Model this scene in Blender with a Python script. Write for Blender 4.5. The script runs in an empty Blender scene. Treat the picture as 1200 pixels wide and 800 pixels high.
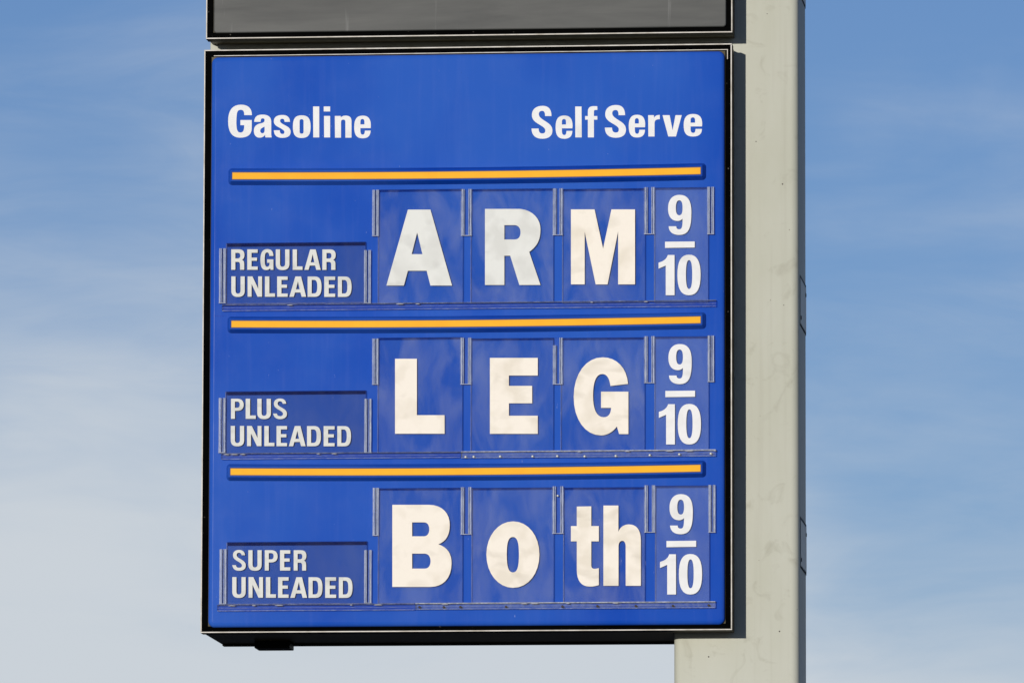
import bpy, bmesh, math, random
from mathutils import Vector, Matrix
R = math.radians
sc = bpy.context.scene
col = sc.collection

# ------------------------------------------------------------------ camera, sky, sun, exposure
SIGN_Z = 4.643                      # height of the price sign's centre above the ground
CAM = Vector((2.67256, -25.33196, SIGN_Z - 2.94298))
YAW, PITCH, ROLL, FPX = 0.09972, 0.11468, 0.00249, 10000.0
fwd = Vector((-math.sin(YAW)*math.cos(PITCH), math.cos(YAW)*math.cos(PITCH), math.sin(PITCH)))
r0 = Vector((math.cos(YAW), math.sin(YAW), 0)); u0 = r0.cross(fwd)
right = r0*math.cos(ROLL) + u0*math.sin(ROLL)
up = u0*math.cos(ROLL) - r0*math.sin(ROLL)
cd = bpy.data.cameras.new('camera'); cam = bpy.data.objects.new('camera', cd); col.objects.link(cam)
cd.sensor_width = 36; cd.lens = FPX*36/1200; cd.clip_start = 0.5; cd.clip_end = 20000
m = Matrix((right, up, -fwd)).transposed().to_4x4(); m.translation = CAM
cam.matrix_world = m
sc.camera = cam

SUN_AZ, SUN_EL = R(13.5), R(6.0)
world = bpy.data.worlds.new('World'); sc.world = world; world.use_nodes = True
sl = bpy.data.lights.new('sun', 'SUN'); sun = bpy.data.objects.new('sun', sl); col.objects.link(sun)
sl.energy = 3.3; sl.angle = R(0.53); sl.color = (1.0, 0.955, 0.89)
sdir = Vector((-math.sin(SUN_AZ)*math.cos(SUN_EL), -math.cos(SUN_AZ)*math.cos(SUN_EL), math.sin(SUN_EL)))
sun.rotation_euler = (-sdir).to_track_quat('-Z', 'Y').to_euler(); sun.location = (-4, -20, 12)
sc.view_settings.view_transform = 'Standard'; sc.view_settings.look = 'None'
sc.view_settings.exposure = 0.0; sc.view_settings.gamma = 1.0; sc.view_settings.use_curve_mapping = False
sc.cycles.transparent_max_bounces = 24; sc.cycles.max_bounces = 10


class NT:
    """small wrapper for building node trees"""
    def __init__(self, tree):
        self.t = tree
    def n(self, kind, **kw):
        nd = self.t.nodes.new(kind)
        for k, v in kw.items():
            if k.startswith('i_'):
                key = k[2:]; key = int(key) if key.isdigit() else key.replace('_', ' ')
                if hasattr(v, 'is_output') or isinstance(v, bpy.types.NodeSocket):
                    self.t.links.new(v, nd.inputs[key])
                else:
                    nd.inputs[key].default_value = v
            else:
                setattr(nd, k, v)
        return nd
    def math(self, op, a, b=None, c=None):
        nd = self.t.nodes.new('ShaderNodeMath'); nd.operation = op
        for i, v in enumerate((a, b, c)):
            if v is None: continue
            if isinstance(v, bpy.types.NodeSocket): self.t.links.new(v, nd.inputs[i])
            else: nd.inputs[i].default_value = v
        return nd.outputs[0]
    def ramp(self, fac, *stops):
        nd = self.t.nodes.new('ShaderNodeValToRGB'); self.t.links.new(fac, nd.inputs[0])
        el = nd.color_ramp.elements
        while len(el) < len(stops): el.new(0.5)
        for e, (p, c) in zip(el, stops):
            e.position = p; e.color = (c, c, c, 1) if isinstance(c, (int, float)) else (*c, 1)
        return nd.outputs[0]
    def mixc(self, fac, a, b, blend='MIX'):
        nd = self.t.nodes.new('ShaderNodeMix'); nd.data_type = 'RGBA'; nd.blend_type = blend
        for s, v in ((nd.inputs[0], fac), (nd.inputs[6], a), (nd.inputs[7], b)):
            if isinstance(v, bpy.types.NodeSocket): self.t.links.new(v, s)
            elif isinstance(v, (int, float)): s.default_value = v
            else: s.default_value = (*v, 1)
        return nd.outputs[2]
    def vec(self, sock, scale=(1, 1, 1), loc=(0, 0, 0)):
        nd = self.t.nodes.new('ShaderNodeMapping'); self.t.links.new(sock, nd.inputs[0])
        nd.inputs['Scale'].default_value = scale; nd.inputs['Location'].default_value = loc
        return nd.outputs[0]
    def noise(self, v, scale, detail=4, rough=.55, dist=0.0):
        return self.n('ShaderNodeTexNoise', i_Vector=v, i_Scale=scale, i_Detail=detail, i_Roughness=rough, i_Distortion=dist).outputs[0]
    def link(self, a, b):
        self.t.links.new(a, b)


def build_world():
    t = NT(world.node_tree)
    bg = world.node_tree.nodes['Background']
    sky = t.n('ShaderNodeTexSky', sky_type='NISHITA')
    sky.sun_disc = False; sky.sun_elevation = SUN_EL; sky.sun_rotation = math.pi + SUN_AZ
    sky.altitude = 2000; sky.air_density = 1.0; sky.dust_density = 0.2; sky.ozone_density = 3.0
    # thin veils of cirrus: noise over direction, drawn out along the horizon, denser lower in the sky
    blue = t.mixc(1.0, sky.outputs[0], SKY_TINT, 'MULTIPLY')
    g = t.n('ShaderNodeTexCoord').outputs['Generated']
    z = t.n('ShaderNodeSeparateXYZ', i_0=g).outputs[2]
    big = t.noise(t.vec(g, (11, 11, 17), BIG_OFF), 1.0, 2, .45, .2)
    wisp = t.noise(t.vec(g, (13, 13, 74), WISP_OFF), 1.0, 6, .54, .35)
    fine = t.noise(t.vec(g, (38, 38, 130), (7.7, 2.4, 9.1)), 1.0, 6, .58, .8)
    low = t.ramp(z, (0.0, 1.0), (0.075, .90), (0.11, .50), (0.15, .13), (0.3, 0.05), (0.6, 0.0))
    dens = t.math('ADD', t.math('MULTIPLY', big, 1.5), t.math('MULTIPLY_ADD', wisp, .55, t.math('MULTIPLY_ADD', fine, .30, -.15)))
    dens = t.math('ADD', dens, t.math('MULTIPLY', low, .98))
    mask = t.n('ShaderNodeMapRange', interpolation_type='SMOOTHSTEP', i_0=dens, i_1=1.134, i_2=2.0, i_3=0.0, i_4=0.95).outputs[0]
    cl = t.mixc(mask, blue, (6.1, 6.55, 7.0))
    t.link(cl, bg.inputs[0])
    bg.inputs[1].default_value = SKY_STRENGTH
SKY_TINT = (1.12, .96, 1.12); SKY_STRENGTH = 0.10
BIG_OFF = (12.5665, 18.6798, 19.6111); WISP_OFF = (5.7445, 3.2790, 15.2303)
build_world()


# ------------------------------------------------------------------ pixels to points (distance from the plane the thing lies on)
def px(x, y, Y):
    d = fwd*FPX + right*(x - 600) + up*(400 - y)
    s = (Y - CAM.y)/d.y
    p = CAM + d*s
    return p.x, p.z
def PX(x, Y, y=400): return px(x, y, Y)[0]
def PZ(y, Y, x=560): return px(x, y, Y)[1]
U = 25.33/10000                     # metres per photograph pixel on the sign


# ------------------------------------------------------------------ materials
MAT = {}
def mat(name):
    mt = bpy.data.materials.new(name); mt.use_nodes = True
    MAT[name] = mt
    t = NT(mt.node_tree); b = mt.node_tree.nodes['Principled BSDF']
    return mt, t, b
def coords(t):
    tc = t.n('ShaderNodeTexCoord').outputs['Object']
    oi = t.n('ShaderNodeObjectInfo').outputs['Random']
    off = t.n('ShaderNodeVectorMath', operation='ADD', i_0=tc)
    cmb = t.n('ShaderNodeCombineXYZ', i_0=t.math('MULTIPLY', oi, 37.0), i_1=t.math('MULTIPLY', oi, 11.0), i_2=t.math('MULTIPLY', oi, 53.0))
    t.link(cmb.outputs[0], off.inputs[1])
    return off.outputs[0]
def bump(t, b, h, strength, dist):
    nd = t.n('ShaderNodeBump', i_Strength=strength, i_Distance=dist, i_Height=h)
    t.link(nd.outputs[0], b.inputs['Normal'])

def make_materials():
    # blue formed plastic sign face
    mt, t, b = mat('blue_plastic'); c = coords(t)
    sheen = t.noise(t.vec(c, (1.5, 1.5, 1.0)), 1.0, 3, .5)
    streak = t.noise(t.vec(c, (60, 60, 3)), 1.0, 3, .6)
    grime = t.noise(c, 9.0, 5, .6)
    base = t.mixc(t.ramp(sheen, (.35, 0.0), (.68, 1.0)), (.024, .100, .45), (.001, .046, .37))  # soft gloss sheen painted into the base colour as uneven tone
    base = t.mixc(t.math('MULTIPLY', t.ramp(streak, (.50, 0.0), (.78, 1.0)), .06), base, (.16, .21, .55))
    base = t.mixc(t.math('MULTIPLY', t.ramp(grime, (.48, 0.0), (.75, 1.0)), .05), base, (.13, .17, .42))
    speck = t.noise(c, 160.0, 2, .5)
    base = t.mixc(t.math('MULTIPLY', t.ramp(speck, (.76, 0.0), (.80, 1.0)), .6), base, (.01, .03, .12))
    nick = t.noise(t.vec(c, (150, 150, 60)), 1.0, 2, .5)
    base = t.mixc(t.math('MULTIPLY', t.ramp(nick, (.775, 0.0), (.80, 1.0)), .5), base, (.35, .42, .66))
    t.link(base, b.inputs['Base Color'])
    rn = t.math('MULTIPLY_ADD', grime, .05, .05)
    t.link(rn, b.inputs['Roughness']); b.inputs['Specular IOR Level'].default_value = .10
    bump(t, b, t.noise(t.vec(c, (4, 4, 3)), 1.0, 2, .5), .02, .02)
    mt2 = mt.copy(); mt2.name = 'blue_border'; MAT['blue_border'] = mt2
    b2 = mt2.node_tree.nodes['Principled BSDF']; b2.inputs['Specular IOR Level'].default_value = .1
    # white lettering
    def lettering(name, c1, c2, amt, sc_=22.0):
        mt, t, b = mat(name); c = coords(t)
        blot = t.noise(c, sc_, 2, .45, .3)
        fine = t.noise(c, 120.0, 3, .6)
        smear = t.noise(t.vec(c, (11, 11, 19)), 1.0, 2, .45, .5)
        base = t.mixc(t.math('MULTIPLY', t.ramp(blot, (.47, 0.0), (.66, 1.0)), amt), c1, c2)
        base = t.mixc(t.math('MULTIPLY', t.ramp(smear, (.55, 0.0), (.74, 1.0)), amt*.9), base, tuple(k*.80 for k in c2))
        base = t.mixc(t.math('MULTIPLY', t.ramp(fine, (.5, 0.0), (.8, 1.0)), .10), base, c2)
        t.link(base, b.inputs['Base Color']); b.inputs['Roughness'].default_value = .55
        b.inputs['Specular IOR Level'].default_value = .06
    lettering('white_print', (.80, .79, .77), (.70, .69, .66), .4)
    lettering('cream_print', (.86, .79, .68), (.66, .59, .465), .5, 14.0)
    lettering('grey_white_print', (.73, .73, .68), (.57, .565, .52), .5, 14.0)
    lettering('worn_print', (.68, .68, .63), (.55, .55, .51), .5, 40)
    # yellow-orange stripe
    mt, t, b = mat('amber_stripe'); c = coords(t)
    base = t.mixc(t.ramp(t.noise(c, 14, 4), (.35, 0.0), (.7, 1.0)), (.90, .44, .022), (.88, .40, .02))
    t.link(base, b.inputs['Base Color']); b.inputs['Roughness'].default_value = .45; b.inputs['Specular IOR Level'].default_value = .05
    mt, t, b = mat('stripe_outline'); b.inputs['Base Color'].default_value = (.05, .04, .09, 1); b.inputs['Roughness'].default_value = .6
    # black painted cabinet
    def black(name, k, rough, dirt, spec=.08):
        mt, t, b = mat(name); c = coords(t)
        n = t.noise(t.vec(c, (3, 14, 14)), 1.0, 5, .6)
        base = t.mixc(t.ramp(n, (.4, 0.0), (.75, 1.0)), k, dirt)
        sp = t.noise(c, 90.0, 2, .5)
        base = t.mixc(t.math('MULTIPLY', t.ramp(sp, (.735, 0.0), (.76, 1.0)), .5), base, (.22, .20, .17))
        t.link(base, b.inputs['Base Color']); b.inputs['Roughness'].default_value = rough
        b.inputs['Specular IOR Level'].default_value = spec
    black('black_paint', (.004, .004, .004), .5, (.010, .009, .008), .03)
    black('black_channel', (.0015, .0015, .0015), .7, (.003, .003, .003), .0)
    black('brown_black_paint', (.060, .050, .026), .42, (.11, .09, .045))
    # bare metal trim
    mt, t, b = mat('trim_metal'); c = coords(t)
    n = t.noise(t.vec(c, (25, 25, 25)), 1.0, 5, .6)
    base = t.mixc(t.ramp(n, (.4, 0.0), (.75, 1.0)), (.50, .47, .42), (.30, .265, .21))
    t.link(base, b.inputs['Base Color']); b.inputs['Roughness'].default_value = .5; b.inputs['Metallic'].default_value = .1
    # blank grey panel
    mt, t, b = mat('grey_panel'); c = coords(t)
    n = t.noise(t.vec(c, (2.2, 2.2, 16)), 1.0, 6, .62, .3)
    n2 = t.noise(t.vec(c, (45, 45, 4)), 1.0, 3, .6)
    base = t.mixc(t.ramp(n, (.3, 0.0), (.75, 1.0)), (.056, .058, .056), (.102, .103, .096))
    base = t.mixc(t.math('MULTIPLY', t.ramp(n2, (.66, 0.0), (.8, 1.0)), .35), base, (.28, .28, .27))
    t.link(base, b.inputs['Base Color']); b.inputs['Roughness'].default_value = .36
    b.inputs['Specular IOR Level'].default_value = .07
    # cream painted steel post
    mt, t, b = mat('cream_paint'); c = coords(t)
    n = t.noise(t.vec(c, (5, 5, 1.6)), 1.0, 5, .6)
    n2 = t.noise(c, 13, 4, .6, 1.0)
    sp = t.noise(c, 55.0, 2, .4)
    base = t.mixc(t.ramp(n, (.35, 0.0), (.7, 1.0)), (.465, .465, .375), (.515, .515, .435))
    base = t.mixc(t.math('MULTIPLY', t.ramp(n2, (.57, 0.0), (.76, 1.0)), .7), base, (.365, .355, .28))
    run = t.noise(t.vec(c, (40, 40, 1.1)), 1.0, 3, .55)
    base = t.mixc(t.math('MULTIPLY', t.ramp(run, (.52, 0.0), (.76, 1.0)), .30), base, (.36, .345, .27))
    base = t.mixc(t.math('MULTIPLY', t.ramp(sp, (.765, 0.0), (.785, 1.0)), .75), base, (.16, .14, .10))
    t.link(base, b.inputs['Base Color']); b.inputs['Roughness'].default_value = .5; b.inputs['Specular IOR Level'].default_value = .08
    bump(t, b, t.noise(c, 30, 4), .12, .002)
    # steel cover plates, screws
    mt, t, b = mat('cover_plate'); c = coords(t)
    base = t.mixc(t.noise(c, 12, 4), (.50, .50, .42), (.60, .60, .52))
    t.link(base, b.inputs['Base Color']); b.inputs['Roughness'].default_value = .5
    mt, t, b = mat('gap_black'); b.inputs['Base Color'].default_value = (.012, .012, .012, 1); b.inputs['Roughness'].default_value = .9
    mt, t, b = mat('bright_screw'); b.inputs['Base Color'].default_value = (.62, .62, .56, 1); b.inputs['Roughness'].default_value = .4; b.inputs['Metallic'].default_value = .3
    mt, t, b = mat('rusty_screw'); b.inputs['Base Color'].default_value = (.055, .04, .03, 1); b.inputs['Roughness'].default_value = .8
    # clear plastic, several grades of haze
    def clear(name, tint, haze0, haze1, hcol, rough=.12, gloss=1.0, sc_=18):
        mt, t, b = mat(name); nt = mt.node_tree; nt.nodes.remove(b)
        out = nt.nodes['Material Output']; c = coords(t)
        tr = t.n('ShaderNodeBsdfTransparent', i_0=(*tint, 1))
        n = t.noise(t.vec(c, (1, 1, .45)), sc_, 5, .62, .6)
        df = t.n('ShaderNodeBsdfDiffuse', i_0=(*hcol, 1))
        f = t.n('ShaderNodeMapRange', i_0=n, i_1=.40, i_2=.75, i_3=haze0, i_4=haze1).outputs[0]
        m1 = t.n('ShaderNodeMixShader', i_0=f, i_1=tr.outputs[0], i_2=df.outputs[0])
        gl = t.n('ShaderNodeBsdfGlossy', i_0=(1, 1, 1, 1), i_1=rough)
        fr = t.math('MULTIPLY', t.n('ShaderNodeFresnel', i_0=1.45).outputs[0], gloss)
        m2 = t.n('ShaderNodeMixShader', i_0=fr, i_1=m1.outputs[0], i_2=gl.outputs[0])
        t.link(m2.outputs[0], out.inputs[0])
    clear('clear_card', (.945, .955, .965), .0, .075, (.70, .73, .78), .03, .3, 12)  # smudges plus soft pale reflections painted in as haze
    clear('clear_card_dirty', (.91, .915, .92), .008, .034, (.50, .52, .53), .03, .3)
    clear('clear_card_pale', (.96, .965, .97), .035, .07, (.62, .74, .95), .03, .3)
    clear('card_edge', (.62, .66, .72), .16, .45, (.52, .50, .48), .2, 1.0, 60)
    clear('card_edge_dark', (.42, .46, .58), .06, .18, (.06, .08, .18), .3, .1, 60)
    clear('clip_web', (.90, .92, .95), .01, .05, (.6, .66, .8), .05, .6, 60)
    clear('clip_lip', (.86, .89, .95), .07, .30, (.62, .68, .80), .05, .8, 50)
    clear('clip_highlight', (.88, .9, .95), .32, .72, (.80, .83, .88), .08, .9, 80)  # pale diffuse colour stands in for highlights on clear plastic edges
    mt, t, b = mat('dry_grime'); b.inputs['Base Color'].default_value = (.36, .36, .38, 1); b.inputs['Roughness'].default_value = .95; b.inputs['Specular IOR Level'].default_value = .0
    clear('edge_shade', (.42, .48, .66), .02, .08, (.01, .03, .14), .3, .0, 30)  # dark tint in place of refraction at a card's top edge
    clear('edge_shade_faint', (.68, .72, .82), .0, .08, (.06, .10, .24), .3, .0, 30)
    clear('track_blue', (.70, .76, .90), .0, .06, (.3, .38, .6), .06, .6, 40)
    clear('track_clear', (.85, .87, .91), .05, .20, (.5, .54, .62), .06, .8, 50)
    # ground
    mt, t, b = mat('asphalt'); c = t.n('ShaderNodeTexCoord').outputs['Object']
    n = t.noise(c, .6, 6); n2 = t.noise(c, 60, 3)
    base = t.mixc(n, (.04, .04, .041), (.07, .068, .064)); base = t.mixc(t.math('MULTIPLY', n2, .5), base, (.09, .088, .084))
    t.link(base, b.inputs['Base Color']); b.inputs['Roughness'].default_value = .9
    mt, t, b = mat('concrete'); c = t.n('ShaderNodeTexCoord').outputs['Object']
    base = t.mixc(t.noise(c, 9, 6), (.26, .25, .23), (.38, .37, .34)); t.link(base, b.inputs['Base Color']); b.inputs['Roughness'].default_value = .9
make_materials()


# ------------------------------------------------------------------ object helpers
ROOT = {}
def tag(o, label=None, cat=None, group=None, kind=None):
    for k, v in (('label', label), ('category', cat), ('group', group), ('kind', kind)):
        if v: o[k] = v
    return o
def empty(name, loc):
    o = bpy.data.objects.new(name, None); o.empty_display_size = .1; o.location = loc; col.objects.link(o)
    ROOT[o] = Vector(loc); return o
def link_mesh(name, me, mats, parent):
    """me in world coordinates; parts keep their thing's origin"""
    org = ROOT.get(parent, Vector((0, 0, 0)))
    me.transform(Matrix.Translation(-org))
    if isinstance(mats, str): mats = [mats]
    for k in mats: me.materials.append(MAT[k])
    o = bpy.data.objects.new(name, me); col.objects.link(o)
    if parent is not None:
        o.parent = parent
        ROOT[o] = org
    return o
def obj(name, bm, mats, parent=None, smooth=False):
    me = bpy.data.meshes.new(name)
    bmesh.ops.recalc_face_normals(bm, faces=bm.faces)
    bm.to_mesh(me); bm.free()
    if smooth:
        for p in me.polygons: p.use_smooth = True
        me.set_sharp_from_angle(angle=R(40))
        for p in me.polygons:
            if len(p.vertices) > 8: p.use_smooth = False      # flat fronts stay flat
    return link_mesh(name, me, mats, parent)
def box(x0, x1, y0, y1, z0, z1, bevel=0.0, bm=None, seg=2):
    b2 = bmesh.new()
    bmesh.ops.create_cube(b2, size=1.0)
    for v in b2.verts:
        v.co = Vector(((x0+x1)/2 + v.co.x*(x1-x0), (y0+y1)/2 + v.co.y*(y1-y0), (z0+z1)/2 + v.co.z*(z1-z0)))
    if bevel: bmesh.ops.bevel(b2, geom=b2.edges[:], offset=bevel, segments=seg, affect='EDGES', profile=.6)
    if bm is None: return b2
    me = bpy.data.meshes.new('tmp'); b2.to_mesh(me); b2.free(); bm.from_mesh(me); bpy.data.meshes.remove(me)
    return bm
def rrect(x0, x1, z0, z1, r, seg=6):
    r = max(1e-4, min(r, (x1-x0)/2*.999, (z1-z0)/2*.999)); pts = []
    for cx, cz, a0 in ((x1-r, z1-r, 0), (x0+r, z1-r, 90), (x0+r, z0+r, 180), (x1-r, z0+r, 270)):
        for k in range(seg+1):
            a = R(a0 + 90*k/seg); pts.append((cx + r*math.cos(a), cz + r*math.sin(a)))
    return pts
def shell(x0, x1, z0, z1, rad, profile, back=True, seg=6, midx=None):
    """rounded-rectangle relief: profile = [(inset, y, material index of the band that follows)]"""
    bm = bmesh.new(); loops = []
    for ins, y, mi in profile:
        loops.append([bm.verts.new((x, y, z)) for x, z in rrect(x0+ins, x1-ins, z0+ins, z1-ins, max(rad-ins, 2e-4), seg)])
    n = len(loops[0])
    for k in range(len(loops)-1):
        for i in range(n):
            f = bm.faces.new((loops[k][i], loops[k][(i+1) % n], loops[k+1][(i+1) % n], loops[k+1][i])); f.material_index = profile[k][2]
    f = bm.faces.new(loops[-1]); f.material_index = profile[-1][2]
    if back: f = bm.faces.new(loops[0][::-1]); f.material_index = profile[-1][2]
    return bm

def sag(bm, x0, x1, amount):
    """let a long strip hang a little between its ends"""
    ed = [e for e in bm.edges if abs(e.verts[0].co.x - e.verts[1].co.x) > .5*(x1-x0)]
    bmesh.ops.subdivide_edges(bm, edges=ed, cuts=20, use_grid_fill=True)
    for v in bm.verts:
        q = min(1, max(0, (v.co.x-x0)/(x1-x0)))
        v.co.z -= amount*4*q*(1-q)
    return bm
# lettering: outlines read as M/L/C commands in photograph pixels, laid on a plane
def parse(path, ox, oy, s, fit=None):
    loops = []; cur = []; pos = None; tok = path.split(); i = 0
    while i < len(tok):
        c = tok[i]
        if c == 'M':
            if cur: loops.append(cur)
            pos = (float(tok[i+1]), float(tok[i+2])); cur = [pos]; i += 3
        elif c == 'L':
            pos = (float(tok[i+1]), float(tok[i+2])); cur.append(pos); i += 3
        elif c == 'C':
            a, b, e, d, g, h = (float(k) for k in tok[i+1:i+7])
            for k in range(1, 9):
                q = k/8; w = 1-q
                cur.append((w**3*pos[0]+3*w*w*q*a+3*w*q*q*e+q**3*g, w**3*pos[1]+3*w*w*q*b+3*w*q*q*d+q**3*h))
            pos = (g, h); i += 7
        else: i += 1
    loops.append(cur)
    if fit:                                  # fit = x0,x1,y0,y1 box in photograph pixels
        X = [p[0] for l in loops for p in l]; Y = [p[1] for l in loops for p in l]
        a, b = min(X), max(X); e, d = min(Y), max(Y)
        return [[(fit[0]+(x-a)/(b-a)*(fit[1]-fit[0]), fit[2]+(y-e)/(d-e)*(fit[3]-fit[2])) for x, y in l] for l in loops]
    return [[(ox + x/s, oy + y/s) for x, y in l] for l in loops]
def glyph_mesh(loops, Y, t=.0006, dx=0, dy=0):
    cu = bpy.data.curves.new('g', 'CURVE'); cu.dimensions = '2D'; cu.fill_mode = 'BOTH'; cu.extrude = t/2
    for l in loops:
        pts = []
        for x, y in l:
            p = px(x+dx, y+dy, Y)
            if not pts or (abs(p[0]-pts[-1][0]) + abs(p[1]-pts[-1][1])) > 1e-5: pts.append(p)
        if abs(pts[0][0]-pts[-1][0]) + abs(pts[0][1]-pts[-1][1]) < 1e-5: pts.pop()
        sp = cu.splines.new('POLY'); sp.points.add(len(pts)-1); sp.use_cyclic_u = True
        for q, p in zip(sp.points, pts): q.co = (p[0], p[1], 0, 1)
    o = bpy.data.objects.new('g', cu)
    me = bpy.data.meshes.new_from_object(o)
    bpy.data.objects.remove(o); bpy.data.curves.remove(cu)
    for v in me.vertices: v.co = Vector((v.co.x, Y - t/2 - v.co.z, v.co.y))
    return me
def letter(loops, Y, mt, parent, name='letter', dx=0, dy=0, t=.0006):
    return link_mesh(name, glyph_mesh(loops, Y, t, dx, dy), mt, parent)

# ------------------------------------------------------------------ ground
g = bmesh.new()
bmesh.ops.create_grid(g, x_segments=8, y_segments=8, size=4000)
tag(obj('ground', g, 'asphalt'), kind='structure')

# ------------------------------------------------------------------ post
D = .487                                   # depth of both cabinets
YP = .135                                  # front of the post
PXL = PX(789.5, YP, 775); PXR = PX(936.2, YP+.02)
Z_UP = PZ(42.0, 0)                         # lower edge of the upper cabinet
Z_TOP = PZ(54.7, 0)                        # upper edge of the price sign
Z_BOT = PZ(739.3, 0)
X_L = (PX(238.7, 0, 57)+PX(235.4, 0, 741))/2; X_R = PX(857.8, 0)
UP_H = 1.15
post = empty('sign_post', ((PXL+PXR)/2, (YP+D)/2, 0))
tag(post, 'tall cream painted square steel post rising beside and behind the signs', 'post')
bm = bmesh.new()
ring = rrect(PXL, PXR, YP, D, .024, 8)
zs = [.0] + [k*.5 for k in range(1, 15)] + [Z_UP+UP_H+.12]
lo = [[bm.verts.new((x, y, z)) for x, y in ring] for z in zs]
for a, b in zip(lo, lo[1:]):
    for i in range(len(ring)): bm.faces.new((a[i], a[(i+1) % len(ring)], b[(i+1) % len(ring)], b[i]))
bm.faces.new(lo[-1]); bm.faces.new(lo[0][::-1])
obj('shaft', bm, 'cream_paint', post, True)
XN = PX(246.2, YP, 54)
obj('cross_arm', box(XN, PXL+.03, YP+.001, D-.03, Z_TOP-.012, Z_UP+.02, .006), 'cream_paint', post, True)
obj('footing', box(PXL-.25, PXR+.25, YP-.25, D+.25, -.3, .14, .02), 'concrete', post)
obj('top_cap', box(PXL-.012, PXR+.012, YP-.012, D+.012, Z_UP+UP_H+.121, Z_UP+UP_H+.135, .003), 'cream_paint', post)
for y0, y1 in ((-60, -8), (325.5, 378.5), (608.5, 662)):
    ya = YP + .072
    z1 = PZ(y0, ya, 939); z0 = PZ(y1, ya, 939)
    obj('cover_gap', box(PXR-.004, PXR+.0008, ya-.007, D-.010, z0-.007, z1+.009), 'gap_black', post)
    h = obj('hand_hole_cover', box(PXR-.002, PXR+.0018, ya, D-.018, z0, z1, .0006), 'cover_plate', post)
    obj('bolt', box(PXR+.001, PXR+.004, D-.05, D-.035, z1-.03, z1-.018, .002), 'rusty_screw', h)
    obj('bolt', box(PXR+.001, PXR+.004, ya+.008, ya+.02, z0+.012, z0+.024, .002), 'rusty_screw', h)
for x, y, r in ((830.5, 769, .9), (913.5, 739.2, .9), (917, 215.8, .9), (886, 166, .7), (918.5, 357.5, .6), (899, 16.5, .6)):
    bm = bmesh.new(); bmesh.ops.create_uvsphere(bm, u_segments=10, v_segments=6, radius=r*U)
    c = px(x, y, YP)
    for v in bm.verts: v.co = Vector((v.co.x+c[0], v.co.y*.5+YP, v.co.z+c[1]))
    obj('rivet', bm, 'rusty_screw', post)


# ------------------------------------------------------------------ sign cabinets
def cabinet(root, x0, x1, z0, z1):
    """black body notched round the post, bare-edged front frame"""
    bm = bmesh.new()
    xp = PXL - .002
    prof = [(x0+.003, .012), (x1-.003, .012), (x1-.003, YP-.003), (xp, YP-.003), (xp, D), (x0+.003, D)]
    a = [bm.verts.new((x, y, z0+.003)) for x, y in prof]; b = [bm.verts.new((x, y, z1-.003)) for x, y in prof]
    for i in range(len(prof)): bm.faces.new((a[i], a[(i+1) % 6], b[(i+1) % 6], b[i]))
    bm.faces.new(a[::-1]); bm.faces.new(b)
    obj('body', bm, 'brown_black_paint', root)
    w = 1.5*U
    obj('frame_rail', box(x0, x1, 0, .06, z1-w, z1, .0007), ['trim_metal'], root)
    obj('frame_rail', box(x0, x1, 0, .06, z0, z0+w, .0007), ['trim_metal'], root)
    obj('frame_rail', box(x0, x0+w, 0.0004, .06, z0+w, z1-w, .0007), ['trim_metal'], root)
    obj('frame_rail', box(x1-w, x1, 0.0004, .06, z0+w, z1-w, .0007), ['trim_metal'], root)
    for o in root.children:
        if o.name.startswith('frame_rail'):
            # only the narrow front edge is bare, the flanges are painted black
            o.data.materials.append(MAT['black_paint'])
            for p in o.data.polygons:
                p.material_index = 0 if p.normal.y < -.5 else 1
    e = w + .0005
    bm = bmesh.new()
    for q in ((x0+e, x1-e, z1-e-.016, z1-e), (x0+e, x1-e, z0+e, z0+e+.016)): box(q[0], q[1], .006, .0115, q[2], q[3], 0, bm)
    for q in ((x0+e, x0+e+.016), (x1-e-.016, x1-e)): box(q[0], q[1], .006, .0115, z0+e+.0165, z1-e-.0165, 0, bm)
    obj('channel', bm, 'black_channel', root)

# upper cabinet
ux0 = PX(241.3, 0, 30); ux1 = PX(858.3, 0, 30)
top = empty('blank_sign_cabinet', ((ux0+ux1)/2, D/2, Z_UP))
tag(top, 'black framed blank sign cabinet with dull grey panel mounted above the blue price sign', 'sign')
cabinet(top, ux0, ux1, Z_UP, Z_UP+UP_H)
py0 = -.002
fx0 = PX(250.3, py0, 20); fx1 = PX(851.0, py0, 20); fz0 = PZ(35.2, py0)
obj('panel', shell(fx0, fx1, fz0, Z_UP+UP_H-.022, .010, [(0, .0105, 0), (0, py0+.004, 0), (.0012, py0+.001, 0), (.0035, py0, 0)]), 'grey_panel', top, True)

# price sign
YF = -.003
sign = empty('price_sign', ((X_L+X_R)/2, D/2, Z_BOT))
tag(sign, 'blue plastic gasoline price sign in a black cabinet with orange stripes and white headings', 'sign')
cabinet(sign, X_L, X_R, Z_BOT, Z_TOP)
bx0 = (PX(247.0, YF, 66)+PX(244.6, YF, 730))/2; bx1 = PX(849.0, YF); bz1 = PZ(63.2, YF); bz0 = PZ(732.8, YF)
r = 5.0*U
prof = [(0, .0108, 0), (0, YF+r*.8, 0)] + [(r*(1-math.cos(R(a))), YF + r*.8*(1-math.sin(R(a))), 0) for a in (15, 30, 45, 60, 75)] + [(r, YF+.00013, 0), (r+.6*U, YF, 0)]
face = obj('face', shell(bx0, bx1, bz0, bz1, .019, prof, seg=8), 'blue_plastic', sign, True)
# thin inner lip of the retainer along the top and round the right corner
zl = PZ(61.9, -.0005)
obj('retainer_lip', box(PX(248.5, 0), PX(853.2, 0), -.0005, .005, zl-.4*U, zl+.4*U), 'trim_metal', sign)
obj('retainer_lip', box(PX(852.0, 0, 60), PX(852.9, 0, 60), -.0005, .005, PZ(69.5, 0, 850), zl-.5*U), 'trim_metal', sign)
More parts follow.
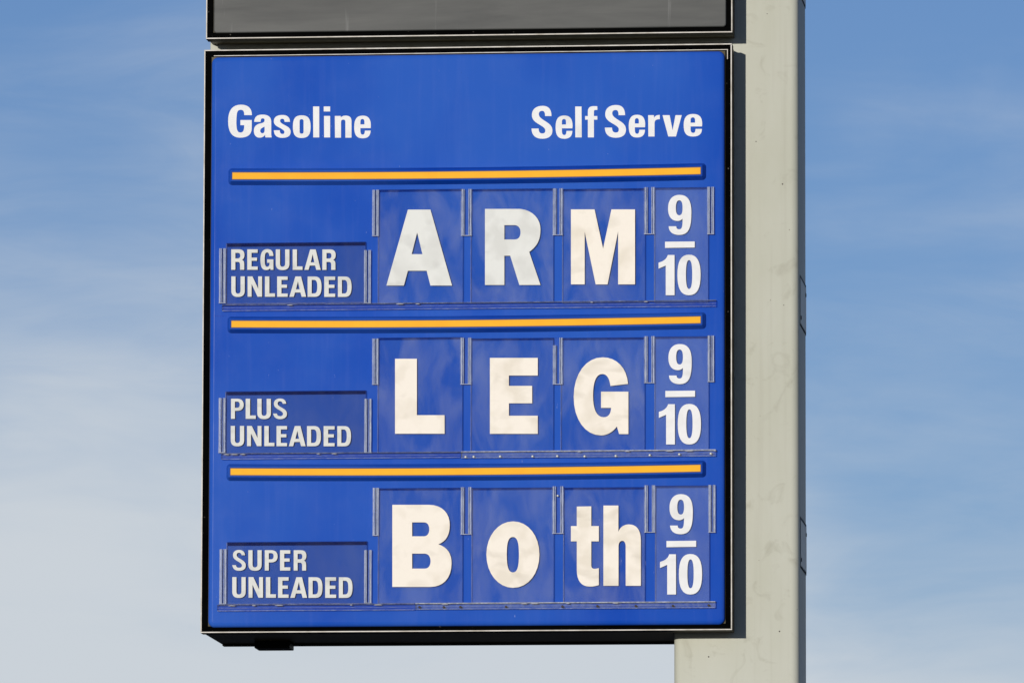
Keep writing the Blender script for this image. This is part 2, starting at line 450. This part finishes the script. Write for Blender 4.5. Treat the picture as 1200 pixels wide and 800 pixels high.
# lamp housing bracket under the sign
by = D*.80
obj('bracket', box(PX(300.5, by, 755), PX(341.8, by, 755), by-.05, by+.055, PZ(760.3, by, 320), Z_BOT+.004, .003), 'black_paint', sign)
obj('bottom_flange', box(X_L+.006, PXL-.004, D-.035, D+.004, Z_BOT-.003, Z_BOT+.004, .001), 'black_paint', sign)
# panel seam in the face below the first row
zz = PZ(367.5, YF)
obj('seam', box(bx0+.014, PX(262, YF), YF-.0006, YF+.002, zz-.0008, zz+.0008), 'track_blue', sign)

# amber stripes on raised borders
for yo, yr in (((199.0, 207.4), (194.3, 213.8)), ((372.2, 379.9), (368.2, 387.6)), ((546.1, 553.8), (541.2, 560.8))):
    yh = YF - .022
    x0, x1 = PX(266.5, YF), PX(827.3, YF)
    z1, z0 = PZ(yr[0], YF), PZ(yr[1], YF)
    ins = .0105
    SG = 1.9*U
    b = shell(x0, x1, z0, z1, .011, [(0, YF+.002, 0), (0, YF-.002, 0), (ins*.35, YF-.010, 0), (ins*.72, yh+.004, 0), (ins*.86, yh+.0008, 0), (ins, yh, 0), (ins*1.12, yh, 0), (ins*1.2, yh+.0018, 0)], seg=5)
    b = obj('stripe_border', sag(b, x0, x1, SG), 'blue_border', sign)
    zc = (z0+z1)/2; hh = (z1-z0)/2 - ins*1.2
    a0, a1 = x0+ins*1.2, x1-ins*1.2
    obj('stripe_outline', sag(box(a0+.0005, a1-.0005, yh+.0012, yh+.003, zc-hh+.0004, zc+hh-.0004), x0, x1, SG), 'stripe_outline', b)
    obj('stripe', sag(box(a0+.0022, a1-.0022, yh+.0004, yh+.0025, zc-hh+.0027, zc+hh-.0027, .0008), x0, x1, SG), 'amber_stripe', b)

# ------------------------------------------------------------------ headings
A1 = (260, 110, 13.333); A2 = (350, 110, 13.333); A3 = (615, 110, 11.43); A4 = (720, 110, 11.43)
E_ = 'M 1125 538 L 965 538 L 965 580 C 965 625 980 640 1002 640 C 1025 640 1032 620 1035 577 L 1125 577 C 1122 655 1085 697 1000 697 C 905 697 868 645 868 520 C 868 395 910 343 1000 343 C 1095 343 1128 400 1128 500 Z M 965 480 L 1028 480 L 1028 440 C 1028 410 1018 396 997 396 C 975 396 965 410 965 440 Z'
S_ = 'M 358 300 L 272 300 C 272 255 262 230 235 230 C 205 230 188 245 188 275 C 188 315 230 340 285 375 C 340 410 370 440 370 495 C 370 565 320 603 235 603 C 145 603 92 560 90 467 L 185 467 C 187 510 200 533 235 533 C 262 533 275 520 275 492 C 275 460 240 440 190 410 C 130 375 95 345 95 285 C 95 210 150 163 240 163 C 315 163 358 205 358 300 Z'
HEAD = [
 ('M 470 335 L 350 335 C 350 275 335 252 293 252 C 250 252 235 285 232 345 C 225 420 225 480 232 530 C 238 580 255 607 290 607 C 335 607 350 570 350 492 L 290 492 L 290 412 L 467 412 L 467 540 C 467 640 400 687 285 687 C 160 687 98 600 98 430 C 98 260 165 172 300 172 C 410 172 470 230 470 335 Z', A1, None),
 ('M 505 440 C 510 360 550 327 635 327 C 730 327 772 370 772 440 L 772 640 L 778 683 L 680 683 L 675 640 C 655 675 625 687 590 687 C 535 687 500 645 500 580 C 500 510 540 480 600 465 C 655 455 668 440 668 415 C 668 395 658 385 638 385 C 615 385 608 400 605 440 Z M 668 515 C 640 530 600 540 600 580 C 600 605 615 618 635 618 C 655 618 668 600 668 570 Z', A1, None),
 ('M 1065 440 L 980 440 C 980 410 970 392 945 392 C 920 392 910 405 910 425 C 910 455 950 475 1000 500 C 1050 525 1075 555 1075 595 C 1075 660 1030 690 945 690 C 860 690 815 650 812 572 L 905 572 C 907 610 918 630 948 630 C 968 630 978 618 978 600 C 978 570 935 550 890 525 C 840 500 812 475 812 430 C 812 365 865 333 945 333 C 1020 333 1062 365 1065 440 Z', A1, None),
 ('M -90 515 C -90 390 -55 338 48 338 C 150 338 187 390 187 515 C 187 640 150 692 48 692 C -55 692 -90 640 -90 515 Z M 15 430 C 15 410 28 398 46 398 C 65 398 77 410 77 430 L 77 595 C 77 613 65 625 46 625 C 28 625 15 613 15 595 Z', A2, None),
 ('M 225 200 L 322 200 L 322 683 L 228 683 Z', A2, None),
 ('M 392 200 L 492 200 L 492 278 L 392 278 Z M 396 348 L 492 348 L 492 683 L 398 683 Z', A2, None),
 ('M 565 348 L 658 348 L 658 372 C 680 350 700 343 735 343 C 800 343 826 375 826 430 L 826 687 L 730 687 L 730 440 C 730 415 718 405 697 405 C 673 405 662 418 662 445 L 662 687 L 568 687 Z', A2, None),
 (E_, A2, None),
 (S_, A3, None),
 (E_, None, (651.1, 671.0, 135.6, 162.8)),
 ('M 675 172 L 760 172 L 763 585 L 677 585 Z', A3, None),
 ('M 845 585 L 845 348 L 808 348 L 808 300 L 845 300 L 845 240 C 845 190 870 167 925 167 C 945 167 960 168 972 170 L 972 218 L 945 218 C 932 218 926 225 926 245 L 926 300 L 972 300 L 972 348 L 926 348 L 926 585 Z', A3, None),
 (S_, None, (708.8, 733.6, 123.3, 161.6)),
 (E_, None, (736.8, 756.1, 134.7, 161.3)),
 ('M 452 288 L 530 288 L 530 325 C 545 295 570 285 608 285 L 608 342 C 560 342 540 355 538 395 L 538 573 L 455 573 Z', A4, None),
 ('M 645 288 L 740 288 L 780 490 L 818 288 L 902 288 L 825 573 L 722 573 Z', A4, None),
 (E_, None, (801.2, 822.9, 133.8, 160.2)),
]
for path, reg, fit in HEAD:
    lp = parse(path, *(reg or (0, 0, 1)), fit)
    letter(lp, YF-.0003, 'white_print', sign)

# ------------------------------------------------------------------ clips and tracks that hold the cards
YB, YC = YF-.004, YF-.0085            # back and front of a card
def clip(x0, x1, y0, y1, two, broken=False):
    """clear channel: web on the face, a lip with a painted highlight strip over the edge of each card"""
    Xa, Xb = PX(x0, YC, (y0+y1)/2), PX(x1, YC, (y0+y1)/2); Za, Zb = PZ(y1, YC, x0), PZ(y0, YC, x0)
    w = obj('card_clip', box(Xa+.001, Xb-.001, YF-.0035, YF+.001, Za, Zb, .0006), 'clip_web', sign)
    lw = 4.3*U if two else 3.4*U
    spans = [(Xa, Xa+lw), (Xb-lw, Xb)]
    for k, (a, b) in enumerate(spans):
        zt = Zb - (9*U if broken and k == 0 else 0)
        obj('lip', box(a, b, YC-.0035, YC-.0008, Za, zt, .0009), 'clip_lip', w)
        inner = b-.0017 if k == 0 else a
        obj('wall', box(inner, inner+.0017, YC-.0028, YF-.003, Za+.0004, zt-.0004), 'clip_highlight', w)
        c = (a+b)/2 + (.5*U if k else -.3*U)
        obj('highlight_strip', box(c-.0011, c+.0011, YC-.0047, YC-.003, Za+.0006, zt-.0006, .0004), 'clip_highlight', w)  # thin pale bar added to imitate the bright line along the lip
    obj('end_edge', box(Xa+.0004, Xb-.0004, YC-.0042, YF-.003, Za-.0012, Za+.0004), 'clip_highlight', w)
def screw(x, y, Y, mt, parent, rad=1.5):
    c = px(x, y, Y); bm = bmesh.new()
    bmesh.ops.create_uvsphere(bm, u_segments=12, v_segments=8, radius=rad*U)
    for v in bm.verts: v.co = Vector((v.co.x+c[0], v.co.y*.7+Y, v.co.z+c[1]))
    obj('screw', bm, mt, parent, True)
def track(x0, x1, y0, y1, mt, screws=(), smt=None):
    Xa, Xb = PX(x0, YC), PX(x1, YC); Zt, Zl = PZ(y0, YC, (x0+x1)/2), PZ(y1, YC, (x0+x1)/2)
    b = obj('card_track', box(Xa, Xb, YC-.004, YF+.001, Zl, Zt, .0007), mt, sign)
    obj('track_lip', box(Xa+.0005, Xb-.0005, YC-.0072, YF, Zt-.0002, Zt+.0026, .0006), 'clip_highlight' if mt == 'track_clear' else 'clip_lip', b)
    obj('track_lip', box(Xa+.0008, Xb-.0008, YC-.0058, YC-.003, Zl-.0012, Zl+.0016, .0005), 'clip_lip', b)
    obj('track_rib', box(Xa+.001, Xb-.001, YC-.0048, YC-.003, (Zt+Zl)/2-.0006, (Zt+Zl)/2+.0006), 'clip_lip', b)
    for x, y in screws: screw(x, y, YC-.0045, smt, b)
    rnd = random.Random(int(x0*7+y0))
    for k in range(5):                         # dried grime caught along the lip
        xx = Xa + (Xb-Xa)*rnd.random(); l = .004+.009*rnd.random()
        bm = bmesh.new(); bmesh.ops.create_uvsphere(bm, u_segments=8, v_segments=5, radius=1)
        for v in bm.verts: v.co = Vector((xx + v.co.x*l, YC-.0065+v.co.y*.0012, Zt-.0012 + v.co.z*.0016 - .0006*abs(v.co.x)))
        obj('grime', bm, 'dry_grime', b)

CL = [  # x0,x1,y0,y1,two lips,broken
 [(436, 444.2, 222.5, 276.5, 0), (540, 553.2, 221.6, 276, 1), (647.6, 660, 220.8, 275.3, 1), (754.6, 767.6, 219.4, 274.2, 1), (828.6, 837, 219, 274.2, 0)],
 [(436, 443.8, 396.5, 450.2, 0), (539.3, 552.7, 395.6, 450, 1), (647.6, 659.8, 395.5, 450, 1), (754.6, 767.6, 393.8, 448.4, 1), (829, 837.2, 393, 447, 0)],
 [(436.5, 444.2, 571.2, 627, 0), (539.6, 553, 570.4, 625.6, 1), (647, 660.8, 569.4, 624.6, 1), (754.8, 768.2, 568.2, 623.2, 1), (830, 838.8, 567.8, 623.2, 0)]]
for r_, row in enumerate(CL):
    for k, (a, b, c, d, two) in enumerate(row): clip(a, b, c, d, two, broken=(r_ == 1 and k == 2))
for a, b, c, d in ((256.5, 264.8, 291, 355), (426.4, 435, 293, 355), (256, 264.6, 466, 530), (426.8, 435.6, 467, 530), (257, 265.6, 643, 707), (426.6, 435.8, 644, 706)):
    clip(a, b, c, d, 0)
track(260, 839.5, 355.2, 361.6, 'track_blue')
track(260, 540, 531, 536.8, 'track_blue')
track(540.6, 839.2, 528.6, 535.2, 'track_clear', [(545.5, 535.2), (555, 535.0), (586, 534.6), (624, 534.5), (653, 534.2), (685, 534.4), (721.5, 534), (761.4, 533), (796, 532), (833, 531.2)], 'bright_screw')
track(256.5, 487.5, 708.3, 714.8, 'track_blue')
track(488, 838.6, 706.2, 712.6, 'track_clear', [(491.5, 711), (520, 711), (539.5, 710.8), (593, 710.6), (659, 710.2), (700, 709.8), (745, 709.6), (788.5, 709.4), (830.5, 708.8)], 'rusty_screw')
# odd loose screw lodged in a clip of the bottom row
screw(653.5, 580.5, YC-.003, 'bright_screw', sign, 1.3)

# ------------------------------------------------------------------ the removable cards
def card(name, x0, x1, y0, y1, mats, label, cat, group, tilt=0.0):
    Xa, Xb = PX(x0, YC, (y0+y1)/2), PX(x1, YC, (y0+y1)/2); Za, Zb = PZ(y1, YC, (x0+x1)/2), PZ(y0, YC, (x0+x1)/2)
    root = empty(name, ((Xa+Xb)/2, (YB+YC)/2, Za)); tag(root, label, cat, group)
    bm = shell(Xa, Xb, Za, Zb, .002, [(0, YB, 1), (0, YC+.0012, 1), (.0018, YC, 0)], seg=2)
    for f in bm.faces:                     # refracted dark rim painted into the upper and right-hand edges
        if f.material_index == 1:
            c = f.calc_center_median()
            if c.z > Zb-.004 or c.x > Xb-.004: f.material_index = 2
    pl = obj('plate', bm, mats, root)
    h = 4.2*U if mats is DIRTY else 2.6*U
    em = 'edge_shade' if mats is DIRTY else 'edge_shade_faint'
    obj('edge_shade_band', box(Xa+.003, Xb-.003, YC+.0012, YB-.0004, Zb-h, Zb-.0016, .0006), em, pl)  # dark tinted strip added to imitate the refracted upper edge
    return root
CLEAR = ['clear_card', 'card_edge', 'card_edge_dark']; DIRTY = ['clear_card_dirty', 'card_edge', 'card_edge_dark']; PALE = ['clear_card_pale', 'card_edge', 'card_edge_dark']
YL = YC - .0002
BIG = [
 ('A', 442.8, 543, 221.8, 355.6, 'grey_white_print', [('M 240 78 L 432 78 L 616 724 L 432 724 L 400 598 L 240 598 L 206 724 L 57 724 Z M 319 272 L 364 457 L 272 457 Z', (445, 235, 7.27))],
  'clear card with grey white capital letter A, beside the R in the first price row'),
 ('R', 551.5, 649, 221.2, 355.2, 'grey_white_print', [('M 97 72 L 400 72 C 510 85 570 160 570 245 C 570 340 540 390 474 438 L 570 719 L 390 719 L 312 470 L 262 470 L 262 719 L 97 719 Z M 262 210 L 350 210 C 385 212 400 240 400 270 C 400 305 385 332 350 332 L 262 332 Z', (555, 235, 7.27))],
  'clear card with white capital letter R between the A and the M'),
 ('M', 658.8, 756.4, 221, 354.8, 'cream_print', [('M 66 76 L 267 76 L 340 410 L 411 76 L 612 76 L 612 714 L 468 714 L 468 262 L 378 714 L 277 714 L 183 265 L 183 714 L 66 714 Z', (660, 235, 7.27))],
  'clear card with stained cream capital letter M at the end of ARM'),
 ('L', 442.4, 542.4, 395.2, 530.8, 'cream_print', [('M 847 219 L 940 219 L 940 459 L 1058 459 L 1058 538 L 847 538 Z', (230, 360, 3.636))],
  'clear card with stained cream capital letter L starting the word LEG'),
 ('E', 551.5, 649, 396, 529, 'cream_print', [('M 124 179 L 328 179 L 328 254 L 205 254 L 205 298 L 304 298 L 304 372 L 205 372 L 205 425 L 328 425 L 328 502 L 124 502 Z', (540, 370, 3.636))],
  'clear card with cream capital letter E between the L and the G'),
 ('G', 657, 756, 395.4, 528.6, 'cream_print', [('M 516 288 L 366 306 C 360 250 340 204 297 204 C 240 204 218 280 218 390 C 218 500 245 572 310 572 C 350 572 370 540 372 492 L 286 492 L 286 354 L 519 354 L 519 715 L 440 715 L 421 650 C 390 695 340 726 285 726 C 150 726 53 590 53 400 C 53 200 160 62 300 62 C 420 62 505 150 516 288 Z', (665, 410, 7.27))],
  'clear card with cream capital letter G at the end of LEG'),
 ('B', 442.8, 542.6, 571.4, 706.6, 'cream_print', [('M 65 74 L 350 74 C 460 74 514 145 514 230 C 514 310 485 360 425 382 C 495 405 528 455 528 530 C 528 650 460 715 360 715 L 65 715 Z M 220 211 L 315 211 C 342 213 354 238 354 265 C 354 295 340 320 312 320 L 220 320 Z M 220 455 L 320 455 C 350 457 364 485 364 513 C 364 545 350 572 318 572 L 220 572 Z', (450, 580, 6.667))],
  'clear card with cream capital letter B in the lowest price row'),
 ('o', 552.5, 649.5, 571, 706, 'cream_print', [('M 80 395 C 80 220 190 84 330 84 C 475 84 577 220 577 395 C 577 570 475 706 330 706 C 190 706 80 570 80 395 Z M 271 395 C 271 285 285 230 328 230 C 372 230 385 285 385 395 C 385 505 372 562 328 562 C 285 562 271 505 271 395 Z', (560, 600, 8.0))],
  'clear card with cream small letter o beside the B'),
 ('th', 660, 756.2, 570.6, 705.2, 'cream_print', [('M 93 88 L 206 86 L 206 240 L 265 240 L 265 359 L 206 359 L 206 545 C 206 572 220 580 265 568 L 265 700 C 240 709 215 712 195 712 C 130 712 93 670 93 580 L 93 359 L 47 359 L 47 240 L 93 240 Z', (662, 580, 6.667)),
   ('M 301 80 L 418 80 L 418 285 C 430 250 460 227 500 227 C 560 227 593 270 593 350 L 593 706 L 475 706 L 475 400 C 475 372 465 355 449 355 C 430 355 419 372 419 400 L 419 706 L 301 706 Z', (662, 580, 6.667))],
  'clear card carrying the two small cream letters t and h'),
]
for ch, x0, x1, y0, y1, mt, glyphs, lab in BIG:
    root = card('letter_card', x0, x1, y0, y1, CLEAR, lab, 'letter card', 'letter cards in the price rows')
    for path, reg in glyphs: letter(parse(path, *reg), YL, mt, root)

N1 = (765, 220, 5.926)
FRAC = [('numeral', 'M 110 268 L 163 268 C 163 282 170 289 184 289 C 203 289 207 270 207 215 C 198 226 185 231 172 231 C 130 231 106 200 106 145 C 106 85 135 50 185 50 C 240 50 268 85 268 170 C 268 280 250 328 184 328 C 138 328 111 305 110 268 Z M 160 140 C 160 105 168 88 184 88 C 200 88 207 105 207 140 C 207 175 200 192 184 192 C 168 192 160 175 160 140 Z'),
 ('fraction_bar', 'M 85 375 L 291 373 L 291 415 L 85 418 Z'),
 ('numeral', 'M 40 520 C 75 512 98 492 104 467 L 151 467 L 151 746 L 90 746 L 90 540 L 40 562 Z'),
 ('numeral', 'M 171 605 C 171 510 195 465 251 465 C 308 465 332 510 332 605 C 332 700 308 746 251 746 C 195 746 171 700 171 605 Z M 230 602 C 230 540 236 502 252 502 C 268 502 274 540 274 602 C 274 665 268 703 252 703 C 236 703 230 665 230 602 Z')]
for (x0, x1, y0, y1), dx, dy, word in (((766.5, 830.4, 219.6, 354.4), 0, 0, 'regular'), ((766.8, 831, 394, 528.2), .4, 174.6, 'plus'), ((767.6, 831.8, 568.6, 705), 1.7, 350.2, 'super')):
    root = card('fraction_card', x0, x1, y0, y1, PALE, 'narrow clear card reading nine tenths at the end of the %s unleaded row' % word, 'number card', 'nine tenths cards')
    for nm, path in FRAC: letter(parse(path, *N1), YL, 'white_print', root, nm, dx, dy)

P1 = (265, 280, 10.0)
GL = {
 'R': 'M 60 122 L 150 122 C 195 122 215 148 215 185 C 215 215 205 235 185 243 C 208 252 212 270 212 300 L 212 360 L 163 360 L 163 300 C 163 278 155 268 135 268 L 108 268 L 108 360 L 60 360 Z M 108 163 L 140 163 C 158 163 166 175 166 195 C 166 215 157 228 138 228 L 108 228 Z',
 'E': 'M 248 122 L 370 122 L 370 162 L 298 162 L 298 218 L 362 218 L 362 255 L 298 255 L 298 322 L 370 322 L 370 360 L 248 360 Z',
 'G': 'M 553 198 L 505 198 C 505 172 498 157 480 157 C 458 157 452 178 452 240 C 452 300 460 325 480 325 C 500 325 508 310 508 278 L 480 278 L 480 238 L 553 238 L 553 360 L 520 360 L 515 340 C 505 357 490 363 470 363 C 420 363 402 325 402 240 C 402 155 430 118 482 118 C 530 118 553 148 553 198 Z',
 'U': 'M 582 122 L 632 122 L 632 290 C 632 312 643 325 660 325 C 680 325 692 312 692 290 L 692 122 L 742 122 L 742 290 C 742 340 715 364 662 364 C 608 364 582 340 582 290 Z',
 'L': 'M 80 125 L 130 125 L 130 322 L 195 322 L 195 362 L 80 362 Z',
 'A': 'M 285 125 L 350 125 L 408 362 L 357 362 L 343 312 L 280 312 L 266 362 L 217 362 Z M 314 180 L 334 275 L 292 275 Z',
 'N': 'M 252 437 L 308 437 L 375 580 L 375 437 L 420 437 L 420 675 L 368 675 L 298 525 L 298 675 L 252 675 Z',
 'D': 'M 255 440 L 340 440 C 395 440 418 475 418 560 C 418 645 395 680 340 680 L 255 680 Z M 303 480 L 330 480 C 360 480 368 505 368 560 C 368 615 360 640 330 640 L 303 640 Z',
 'P': 'M 65 80 L 150 80 C 205 80 235 110 235 160 C 235 212 205 240 150 240 L 118 240 L 118 347 L 65 347 Z M 118 118 L 145 118 C 172 118 182 132 182 158 C 182 185 172 200 145 200 L 118 200 Z',
 'S': 'M 805 148 L 758 148 C 752 125 742 115 722 115 C 700 115 690 128 690 145 C 690 165 705 178 735 195 C 790 225 815 245 815 285 C 815 330 780 355 725 355 C 670 355 638 330 630 280 L 680 280 C 686 305 698 315 725 315 C 750 315 762 303 762 285 C 762 265 745 252 715 235 C 660 205 640 185 640 148 C 640 105 670 78 722 78 C 770 78 798 100 805 148 Z'}
UNL = [('U', 271.1, 286.8), ('N', 290.2, 307.1), ('L', 310.5, 322.3), ('E', 324.8, 337.1), ('A', 339.2, 358.8), ('D', 360.5, 376.8), ('E', 380, 392.8), ('D', 396, 412)]
REG = [('R', 271, 286.5), ('E', 289.8, 302), ('G', 305.2, 320.4), ('U', 323.2, 339.2), ('L', 343, 354.5), ('A', 356.7, 375.8), ('R', 377.8, 393.4)]
k = 11.43
PLU = [('P', 265+65/k, 265+235/k), ('L', 265+262/k, 265+397/k), ('U', 265+418/k, 265+600/k), ('S', 265+630/k, 265+815/k)]
SUP = [('S', 265+82/k, 265+264/k), ('U', 265+298/k, 265+476/k), ('P', 265+518/k, 265+690/k), ('E', 265+722/k, 265+860/k), ('R', 265+905/k, 265+1075/k)]
def word(items, ytop, ybot, dx, slope, root):
    for ch, a, b in items:
        s = -(a-271)*slope
        o = .3 if ch in 'GSU' else 0
        lp = parse(GL[ch], 0, 0, 1, (a+dx, b+dx, ytop+s-(o if ch in 'GS' else 0), ybot+s+o))
        letter(lp, YL, 'worn_print', root)
for (x0, x1, y0, y1), items, ya, yb, uy, udx, nm in (
   ((264.6, 428.8, 284, 355.4), REG, 292.2, 316.1, (323.8, 347.6), 0, 'regular'),
   ((263.8, 429.2, 457.8, 530.8), PLU, 467.0, 490.5, (498.8, 522.4), -.7, 'plus'),
   ((265.2, 430.4, 634.2, 707.2), SUP, 644.2, 668.0, (675.7, 699.8), 1.1, 'super')):
    root = card('grade_card', x0, x1, y0, y1, DIRTY, 'wide dusty card reading %s unleaded in off-white capitals' % nm, 'grade card', 'fuel grade cards')
    word(items, ya, yb, 0, -.001, root)
    word(UNL, uy[0], uy[1], udx, -.002, root)
